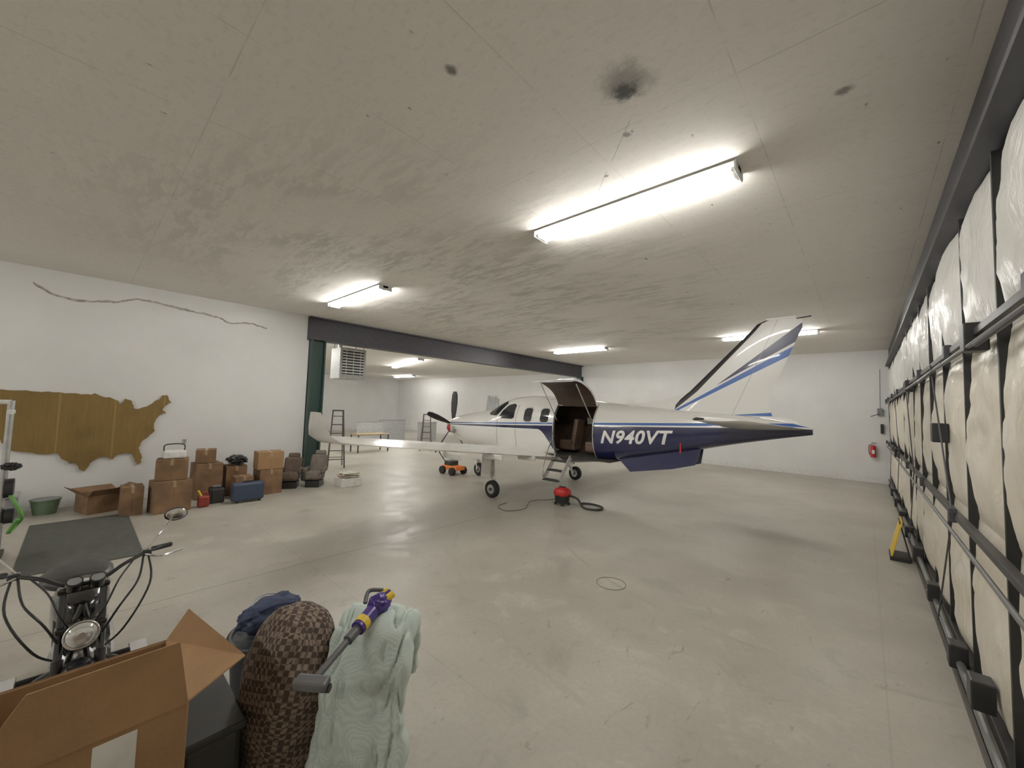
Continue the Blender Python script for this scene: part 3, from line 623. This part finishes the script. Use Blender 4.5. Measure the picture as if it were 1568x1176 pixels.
r=root('green_bucket',(-11.75,-.3,0)); cyl('pail',(-11.75,-.3,0),(-11.75,-.3,.27),.15,mat('sage_plastic',(.13,.2,.12),.5),r,r2=.2,seg=28); torus('rim',(-11.75,-.3,.27),(0,0,1),.2,.012,MATS['sage_plastic'],r); cyl('contents',(-11.75,-.3,.268),(-11.75,-.3,.272),.185,grey,r)
r=root('grey_storage_crate',(-11.7,-.85,0)); box('tub',(-11.7,-.85,.2),(.45,.42,.40),grey,r,bevel=.03); box('lid',(-11.7,-.85,.42),(.50,.47,.04),mat('crate_lid',(.4,.4,.4),.5),r,bevel=.01)
dr=mat('dark_red_plastic',(.25,.02,.015),.5)
r=root('red_gas_can',(-10.5,1.92,0)); box('body',(-10.5,1.92,.12),(.16,.2,.24),dr,r,bevel=.04); cyl('spout',(-10.46,1.87,.24),(-10.42,1.81,.36),.02,yel,r); tube('grip',[(-10.5,1.87,.24),(-10.5,1.89,.30),(-10.5,1.97,.30),(-10.5,1.99,.24)],.012,dr,r)
r=root('tool_case',(-10.75,2.2,0)); box('shell',(-10.82,2.2,.16),(.35,.25,.32),blk,r,bevel=.03); box('grip',(-10.82,2.2,.35),(.04,.14,.04),grey,r)
carton('cardboard_box',(-11.5,2.12),(.55,.50,.80),.05,card2); carton('cardboard_box',(-11.55,2.10),(.4,.38,.3),-.2,card2,z=.808)
carton('cardboard_box',(-11.5,2.68),(.45,.42,.7),-.05,card2)
lump('black_tarp_bundle',(-11.45,2.70,.83),(.22,.18,.10),mat('black_tarp',(.03,.03,.03),.5),amp=.5,fr=3,seed=3,zmin=.712)
carton('cardboard_box',(-10.98,2.72),(.40,.36,.5),.0,card2)
r=root('navy_suitcase',(-10.45,2.75,0)); box('shell',(-10.42,2.70,.24),(.22,.62,.40),mat('navy_hard',(.025,.042,.085),.4),r,bevel=.05); box('grip',(-10.42,2.70,.46),(.03,.2,.03),blk,r)
for s in (-1,1): cyl('wheel_%d'%s,(-10.42,2.70+s*.22,.03),(-10.42,2.74+s*.22,.03),.03,blk,r)
carton('cardboard_box',(-11.15,3.30),(.48,.5,.6),.05,card2); carton('cardboard_box',(-11.15,3.30),(.46,.56,.42),-.05,card,z=.608)
brn=mat('seat_fabric_brown',(.10,.07,.05),.85,var=.3); brg=mat('seat_fabric_grey',(.145,.12,.10),.85,var=.3)
def bucket_seat(c,ang,m,tilt=.35,h=1.0):
    r=root('salvaged_armchair',(c[0],c[1],0)); T=Matrix.Translation((c[0],c[1],0))@Matrix.Rotation(ang,4,'Z')
    def b(nm,p,s,mm,ry=0,bev=.05): box(nm,T@Vector(p),s,mm,r,rot=Matrix.Rotation(ang,4,'Z')@Matrix.Rotation(ry,4,'Y'),bevel=bev)
    b('base',(0,0,.09),(.40,.36,.18),blk,0,.02); b('cushion',(0.02,0,.30),(.46,.42,.22),m,-.08,.07); b('back',(-.24,0,.30+.28*h),(.17,.42,.62*h),m,-tilt,.07); b('headrest',(-.24-.14*tilt/.35,0,.32+.60*h),(.13,.28,.14),m,-tilt,.05)
    b('arm_a',(0,.23,.45),(.38,.07,.12),m,0,.03); b('arm_b',(0,-.23,.45),(.38,.07,.12),m,0,.03)
bucket_seat((-11.4,3.92),-.5,brn,.35,.8); bucket_seat((-11.2,4.46),-.7,brg,.4,.9)
r=root('newspaper_box',(-10.85,5.18,0)); box('tray',(-10.75,5.18,.11),(.5,.56,.22),paper,r,bevel=.01)
for i in range(7): box('sheet_%d'%i,(-10.75+random.uniform(-.04,.04),5.18+random.uniform(-.04,.04),.232+i*.02),(.38,.46,.012),mat('newsprint%d'%(i%2),(.55+.15*(i%2),.54,.45),.9,var=.3,scale=12),r,rot=R(random.uniform(-.3,.3),rx=random.uniform(-.03,.03)))

# ---------------------------------------------------------------- rack on far left
r=root('exercise_rack',(-8.8,-.62,0))
for i,(x,y,h) in enumerate(((-8.8,-.62,2.2),(-8.8,-1.35,2.2))): cyl('post_%d'%i,(x,y,.0),(x,y,h),.035,alu,r); box('foot_%d'%i,(x,y,.03),(.9,.08,.06),blk,r)
cyl('crossbar',(-8.8,-.62,2.18),(-8.8,-1.35,2.18),.03,white,r); box('bench',(-8.5,-.8,.45),(.9,.32,.09),blk,r,bevel=.03); box('bench_leg',(-8.5,-.8,.2),(.08,.08,.42),blk,r)
cyl('plate_0',(-8.75,-.60,1.0),(-8.75,-.52,1.0),.13,blk,r); cyl('plate_1',(-8.75,-.58,.62),(-8.75,-.50,.62),.10,blk,r)
tube('strap_green',[(-8.7,-.56,.95),(-8.6,-.48,.8),(-8.62,-.42,.62),(-8.72,-.46,.5),(-8.62,-.52,.42),(-8.55,-.45,.6)],.022,mat('lime_green',(.12,.33,.07),.5),r); box('arm',(-8.6,-.60,2.05),(.4,.05,.05),white,r); lump('clamp',(-8.7,-.56,1.3),(.07,.09,.05),blk,r,amp=.3)

# ---------------------------------------------------------------- motorcycle (faces +X)
mc=root('motorcycle',(-4.3,.11,0)); cy=.11; black=mat('gloss_black',(.012,.012,.014),.2,coat=.5)
def mwheel(nm,x,rr,w):
    torus(nm+'_tyre',(x,cy,rr),(0,1,0),rr-w,w,rub,mc,seg=40); torus(nm+'_rim',(x,cy,rr),(0,1,0),rr-2*w,.018,chrome,mc,seg=36); cyl(nm+'_hub',(x,cy-.07,rr),(x,cy+.07,rr),.06,alu,mc)
    bm=bmesh.new()
    for i in range(18): a=2*math.pi*i/18; cylbm(bm,(x,cy+.03*(-1)**i,rr),(x+(rr-2*w)*math.cos(a),cy,rr+(rr-2*w)*math.sin(a)),.003,seg=5)
    finish(nm+'_spokes',bm,chrome,mc)
mwheel('front',-3.72,.29,.05); mwheel('rear',-5.0,.29,.055)
for s in (-1,1):
    cyl('fork_lower_%d'%s,(-3.72,cy+s*.095,.27),(-3.86,cy+s*.095,.62),.028,blk,mc); cyl('fork_upper_%d'%s,(-3.86,cy+s*.095,.60),(-4.03,cy+s*.095,1.0),.020,black,mc)
    cyl('shock_%d'%s,(-4.95,cy+s*.12,.35),(-4.82,cy+s*.13,.70),.03,chrome,mc); cyl('footpeg_%d'%s,(-4.35,cy+s*.12,.32),(-4.33,cy+s*.34,.33),.022,rub,mc); box('footpeg_plate_%d'%s,(-4.2,cy+s*.32,.40),(.16,.10,.02),chrome,mc,bevel=.005)
box('triple_clamp_top',(-4.03,cy,1.0),(.09,.25,.035),black,mc,bevel=.012); box('triple_clamp_low',(-3.93,cy,.78),(.08,.24,.035),black,mc,bevel=.012)
def arcplate(nm,x,z,rr,a0,a1,w,m):
    rings=[]
    for a in np.linspace(math.radians(a0),math.radians(a1),14):
        rings.append([(x+(rr+d)*math.cos(a),cy+y,z+(rr+d)*math.sin(a)) for y,d in ((-w,-.03),(-w*.7,0),(0,.012),(w*.7,0),(w,-.03),(w*.65,-.008),(0,.002),(-w*.65,-.008))])
    loft(nm,rings,m,mc)
arcplate('front_fender',-3.72,.29,.33,15,150,.075,black); arcplate('rear_fender',-5.0,.29,.35,20,190,.09,black)
rings=[]; hx0,hz0=-3.80,.77; ax=Vector((.97,0,.24)).normalized(); u_=Vector((0,1,0)); w_=ax.cross(u_); HR=.078
for d,rr in ((-.13,.02),(-.12,.6*HR),(-.08,.9*HR),(-.02,HR),(.0,1.06*HR),(.02,1.06*HR),(.025,.95*HR)): rings.append([Vector((hx0,cy,hz0))+ax*d+(u_*math.cos(a)+w_*math.sin(a))*rr for a in np.linspace(0,2*math.pi,33)[:-1]])
loft('headlight_shell',rings,black,mc); torus('headlight_ring',Vector((hx0,cy,hz0))+ax*.02,ax,HR,.007,chrome,mc)
lens=mat('headlight_lens',(.78,.80,.78),.06,.6); rings=[]
for d,rr in ((.022,.95*HR),(.034,.8*HR),(.042,.5*HR),(.046,.1*HR)): rings.append([Vector((hx0,cy,hz0))+ax*d+(u_*math.cos(a)+w_*math.sin(a))*rr for a in np.linspace(0,2*math.pi,25)[:-1]])
loft('headlight_lens',rings,lens,mc); cyl('bulb',Vector((hx0,cy,hz0))+ax*.04,Vector((hx0,cy,hz0))+ax*.055,.018,alu,mc)
for i,dy in enumerate((-.05,.06)):
    cyl('gauge_%d'%i,(-3.99,cy+dy,1.02),(-3.96,cy+dy,1.07),.042,black,mc); cyl('gauge_face_%d'%i,(-3.96,cy+dy,1.07),(-3.959,cy+dy,1.072),.034,grey,mc)
tube('handlebar',[(-4.30,cy-.46,1.10),(-4.20,cy-.36,1.12),(-4.08,cy-.2,1.09),(-4.03,cy-.08,1.03),(-4.03,cy+.08,1.03),(-4.08,cy+.2,1.09),(-4.20,cy+.36,1.12),(-4.30,cy+.46,1.10)],.013,blk,mc,seg=10)
for s in (-1,1):
    cyl('grip_%d'%s,(-4.21,cy+s*.36,1.12),(-4.32,cy+s*.48,1.10),.019,rub,mc); tube('lever_%d'%s,[(-4.14,cy+s*.31,1.11),(-4.10,cy+s*.40,1.09),(-4.22,cy+s*.54,1.07)],.008,chrome,mc); box('switch_%d'%s,(-4.17,cy+s*.32,1.115),(.06,.06,.045),black,mc,bevel=.012)
    tube('cable_a_%d'%s,[(-4.13,cy+s*.30,1.10),(-3.92,cy+s*.26,1.0),(-3.84,cy+s*.16,.86),(-3.95,cy+s*.06,.6)],.007,blk,mc); tube('cable_b_%d'%s,[(-4.15,cy+s*.33,1.10),(-3.95,cy+s*.33,.95),(-3.88,cy+s*.2,.70),(-4.1,cy+s*.08,.5)],.007,blk,mc)
    tube('cable_c_%d'%s,[(-4.10,cy+s*.24,1.09),(-3.9,cy+s*.16,1.04),(-3.84,cy+s*.10,.9),(-3.92,cy+s*.04,.75)],.006,blk,mc)
    tube('mirror_stalk_%d'%s,[(-4.16,cy+s*.30,1.12),(-4.2,cy+s*.38,1.22),(-4.34,cy+s*.48,1.31)],.006,chrome,mc)
    lump('mirror_%d'%s,(-4.38,cy+s*.51,1.33),(.02,.08,.055),black,mc,amp=0,sub=3); lump('mirror_glass_%d'%s,(-4.362,cy+s*.51,1.335),(.008,.07,.046),chrome,mc,amp=0,sub=3)
lump('fuel_tank',(-4.38,cy,.80),(.30,.15,.13),black,mc,amp=0,pw=.85,sub=4); cyl('fuel_cap',(-4.33,cy,.92),(-4.33,cy,.95),.035,chrome,mc)
lump('seat',(-4.92,cy-.02,.82),(.26,.21,.06),mat('seat_vinyl',(.02,.02,.022),.4,bump=.15),mc,amp=.05,pw=.8,sub=4); torus('seat_piping',(-4.92,cy-.02,.85),(0,0,1),.16,.012,grey,mc)
lump('engine_block',(-4.4,cy,.42),(.20,.14,.16),alu,mc,amp=.1,fr=4,sub=4); cyl('cylinder_head',(-4.3,cy,.5),(-4.18,cy,.66),.08,alu,mc)
multibox('cooling_fins',[((-4.24+.018*i,cy,.56+.022*i),(.15,.2,.008),R(ry=.9)) for i in range(5)],steel,mc)
bm=bmesh.new()
for s in (-1,1):
    tubebm(bm,[(-4.0,cy,.9),(-4.2,cy+s*.05,.70),(-4.65,cy+s*.12,.68),(-5.15,cy+s*.12,.72)],.016); tubebm(bm,[(-4.0,cy,.8),(-4.12,cy+s*.06,.4),(-4.3,cy+s*.1,.22),(-4.65,cy+s*.11,.24),(-4.68,cy+s*.12,.68)],.016); tubebm(bm,[(-4.62,cy+s*.10,.3),(-5.0,cy+s*.1,.29)],.016)
    tubebm(bm,[(-3.9,cy+s*.1,.55),(-4.0,cy+s*.2,.45),(-4.15,cy+s*.22,.3),(-4.3,cy+s*.1,.22)],.014)
finish('frame',bm,black,mc)
tube('exhaust',[(-4.18,cy+.1,.5),(-4.05,cy+.15,.35),(-4.3,cy+.18,.2),(-4.7,cy+.2,.22),(-5.2,cy+.2,.3)],.03,chrome,mc); tube('kickstand',[(-4.5,cy-.1,.25),(-4.45,cy-.22,.02)],.012,steel,mc,smooth=1)
cyl('tail_light',(-5.32,cy,.62),(-5.38,cy,.62),.05,red,mc)

# ---------------------------------------------------------------- foreground boxes and bags
ob=root('open_cardboard_box',(-2.62,0,0)); t=.008
x0,x1,y0b,y1b,h=-2.95,-2.30,-.24,.42,.95
box('side_near',(x1,(y0b+y1b)/2,h/2),(t,y1b-y0b,h),card,ob); box('side_far',(x0,(y0b+y1b)/2,h/2),(t,y1b-y0b,h),card,ob)
box('side_right',((x0+x1)/2,y1b,h/2),(x1-x0,t,h),card,ob); box('side_left',((x0+x1)/2,y0b,h/2),(x1-x0,t,h),card,ob); box('bottom',((x0+x1)/2,(y0b+y1b)/2,.01),(x1-x0,y1b-y0b,t),card_in,ob)
def quad(nm,pts,m,par,th=.008):
    bm=bmesh.new(); f=bm.faces.new([bm.verts.new(p) for p in pts]); bm.normal_update(); n=f.normal.copy(); e=bmesh.ops.extrude_face_region(bm,geom=[f]); bmesh.ops.translate(bm,vec=n*th,verts=[v for v in e['geom'] if isinstance(v,bmesh.types.BMVert)]); finish(nm,bm,m,par,smooth=False)
quad('flap_near',[(x1,y0b+.02,h),(x1,y1b,h),(x1-.03,y1b-.04,h+.27),(x1-.01,y0b+.18,h+.27)],card,ob)
quad('flap_right',[(x0,y1b,h),(x1,y1b,h),(x1-.16,y1b+.26,h+.02),(x0-.05,y1b+.10,h+.12)],card,ob)
quad('flap_far',[(x0,y0b,h),(x0,y1b,h),(x0-.20,y1b-.02,h-.18),(x0-.20,y0b,h-.18)],card_in,ob)
quad('flap_left',[(x0,y0b,h),(x1,y0b,h),(x1,y0b-.2,h-.2),(x0,y0b-.2,h-.2)],card,ob)
box('shipping_label',(x1+.006,.19,.80),(.003,.13,.26),paper,ob); box('label_small',(x1+.006,.03,.77),(.003,.15,.12),paper,ob)
multibox('print_lines',[((x1+.009,.03,.815-.015*i),(.002,.12,.005)) for i in range(6)],blk,ob)
lump('packed_blanket',(-2.62,.08,.45),(.26,.26,.2),mat('dark_cloth',(.04,.03,.03),.9),ob,amp=.3,fr=2)
r=root('black_storage_tote',(-2.78,.58,0)); tx,ty=-2.78,.58
box('body',(tx,ty,.28),(.50,.26,.56),blk,r,bevel=.03); box('lid',(tx,ty,.58),(.54,.29,.04),blk,r,bevel=.012)
r=root('trash_bin',(-3.5,1.10,0)); bx_,by_=-3.50,1.12; dk=mat('bin_slate',(.018,.022,.031),.45)
cyl('barrel',(bx_,by_,0),(bx_,by_,.52),.22,dk,r,r2=.26,seg=32); torus('rim',(bx_,by_,.52),(0,0,1),.26,.02,dk,r); lump('liner',(bx_,by_,.50),(.24,.24,.04),mat('bin_liner',(.04,.05,.07),.4),r,amp=.2,sub=4)
nv=mat('navy_fabric',(.03,.042,.09),.85,bump=.2); r=root('navy_duffel_bag',(bx_,by_,.56))
lump('body',(bx_+.02,by_-.01,.67),(.14,.23,.11),nv,r,amp=.18,fr=2.2,seed=2,rot=Matrix.Rotation(.3,3,'Z'))
for i,dz in enumerate((-.02,.04)): torus('piping_%d'%i,(bx_+.03,by_-.01,.69+dz),(.35,.1,1),.155-.03*i,.005,mat('grey_piping',(.35,.38,.45),.7),r)
tube('strap',[(bx_+.08,by_-.18,.71),(bx_+.15,by_-.05,.77),(bx_+.15,by_+.08,.76),(bx_+.08,by_+.18,.70)],.012,nv,r)
def pattern_mat():
    m,n,l,b=nt('brown_woven'); k=NB(m); tc=n.new('ShaderNodeTexCoord').outputs['Object']; mp_=k.mapv(tc,(1,1,1),(.4,.3,.6))
    br=n.new('ShaderNodeTexChecker'); br.inputs['Scale'].default_value=34; l.new(mp_,br.inputs['Vector'])
    w=n.new('ShaderNodeTexWave'); w.inputs['Scale'].default_value=17; w.inputs['Distortion'].default_value=2; l.new(mp_,w.inputs['Vector'])
    c=k.mix(br.outputs['Fac'],(.055,.036,.027),(.14,.097,.074)); c=k.mix(k.m('MULTIPLY',k.m('MULTIPLY',w.outputs['Fac'],br.outputs['Fac']),.7),c,(.30,.235,.18)); l.new(c,b.inputs['Base Color']); b.inputs['Roughness'].default_value=.9
    return m
lump('brown_patterned_beanbag',(-2.68,1.00,.50),(.30,.26,.55),pattern_mat(),amp=.10,fr=1.5,zmin=0.0,seed=5,pw=.88,rot=Matrix.Rotation(.10,3,'Y'))
def mint():
    m,n,l,b=nt('mint_quilt'); k=NB(m); tc=n.new('ShaderNodeTexCoord').outputs['Object']
    w=n.new('ShaderNodeTexWave'); w.inputs['Scale'].default_value=30; w.inputs['Distortion'].default_value=.3; l.new(k.mapv(tc,(1,1,.03),(0,0,.74)),w.inputs['Vector'])
    c=k.mix(k.m('MULTIPLY',w.outputs['Fac'],.6),(.50,.60,.555),(.70,.765,.73)); l.new(c,b.inputs['Base Color']); b.inputs['Roughness'].default_value=.85
    return m
wv=Vector((.74,.67,0)); tv=Vector((.67,-.74,0)); C0=Vector((-2.30,1.34,0))
path=smoothpts([C0+tv*-.27+Vector((0,0,.50)),C0+tv*-.25+Vector((0,0,.74)),C0+tv*-.15+Vector((0,0,.90)),C0+tv*.02+Vector((0,0,.94)),C0+tv*.15+Vector((0,0,.80)),C0+tv*.21+Vector((0,0,.50)),C0+tv*.25+Vector((0,0,.22)),C0+tv*.26+Vector((0,0,.05))],14)
rings=[]
for i,p in enumerate(path):
    t_=(path[min(i+1,len(path)-1)]-path[max(i-1,0)]).normalized(); nn=wv.cross(t_).normalized(); f=i/(len(path)-1); W=.225+.05*f+.02*noise.noise(Vector((f*6,2,0))); TH=.085*(math.sin(math.pi*min(1,max(.08,f*1.0+.03))))**.25
    if f>.98: TH*=.6
    ring=[]
    for k_ in range(120):
        a=2*math.pi*k_/120; ca,sa=math.cos(a),math.sin(a); e=math.copysign(abs(ca)**.5,ca); g=math.copysign(abs(sa)**.6,sa)
        q=p+wv*e*W+nn*g*TH
        hang=max(0,f-.35)
        nz_=noise.noise(q*4)*.05+noise.noise(q*9)*.02
        nz_+=.035*hang*math.sin(e*8.5+3*noise.noise(Vector((f*3,e,1))))
        cr=noise.noise(Vector((e*3+f*5,f*9-e*2,4.))); nz_-=.028*math.exp(-(cr/.09)**2)
        nz_-=.016*math.exp(-((abs(e)-.80)/.04)**2)+.014*math.exp(-((f-.82+.10*e*e)/.012)**2)
        q=q+(nn*g+wv*e*.5)*nz_; q.z=max(q.z,.01); ring.append(q)
    rings.append(ring)
loft('mint_comforter',rings,mint(),autos=80)
r=root('cordless_stick_vacuum',(-2.3,1.1,1.05)); pur=mat('purple_plastic',(.05,.025,.20),.3); dgr=mat('dark_grey_plastic',(.09,.09,.095),.45)
A=Vector((-2.05,.86,.94)); B=Vector((-2.27,1.32,1.07)); d=(B-A)
cyl('wand',A+d*.05,A+d*.62,.018,dgr,r); cyl('wand_collar',A+d*.50,A+d*.66,.028,dgr,r)
box('floor_head',A,(.07,.17,.045),dgr,r,rot=R(-.9,ry=.2),bevel=.015); cyl('head_roller',A+Vector((-.05,-.03,-.02)),A+Vector((.07,.06,-.02)),.02,blk,r)
cyl('dust_cup',A+d*.66,A+d*.92,.042,pur,r,seg=24); lump('motor_body',B+Vector((0,.02,.01)),(.06,.07,.06),pur,r,amp=.15,sub=4); cyl('yellow_ring',A+d*.70,A+d*.78,.045,yel,r)
for i in range(3): cyl('cyclone_%d'%i,B+Vector((.02-.03*i,.04,.03)),B+Vector((.02-.03*i,.10,.05)),.022,yel if i%2==0 else pur,r)
tube('handle',[B+Vector((-.03,-.06,.03)),B+Vector((-.08,-.01,.07)),B+Vector((-.05,.07,.06))],.013,dgr,r)

# ---------------------------------------------------------------- world, camera
w=bpy.data.worlds.new('w'); scene.world=w; w.use_nodes=True; w.node_tree.nodes['Background'].inputs[0].default_value=(.5,.5,.48,1); w.node_tree.nodes['Background'].inputs[1].default_value=.05
yaw,p,rr,F=.7354,.0578,.0313,597.98/1568
fwd0=Vector((-math.sin(yaw),math.cos(yaw),0)); rt=Vector((math.cos(yaw),math.sin(yaw),0)); up=Vector((0,0,1))
f=fwd0*math.cos(p)+up*math.sin(p); u=up*math.cos(p)-fwd0*math.sin(p)
cu_=u*math.cos(rr)-rt*math.sin(rr); cr_=rt*math.cos(rr)+u*math.sin(rr)
cam=bpy.data.cameras.new('camera'); cam.sensor_width=36; cam.lens=36*F; cam.clip_start=.02; cam.clip_end=200
co=bpy.data.objects.new('camera',cam); COL.objects.link(co)
M=Matrix((( cr_.x,cu_.x,-f.x,0),(cr_.y,cu_.y,-f.y,0),(cr_.z,cu_.z,-f.z,2.334),(0,0,0,1)))
co.matrix_world=M; scene.camera=co
scene.view_settings.view_transform='Standard'
scene.view_settings.gamma=1.12
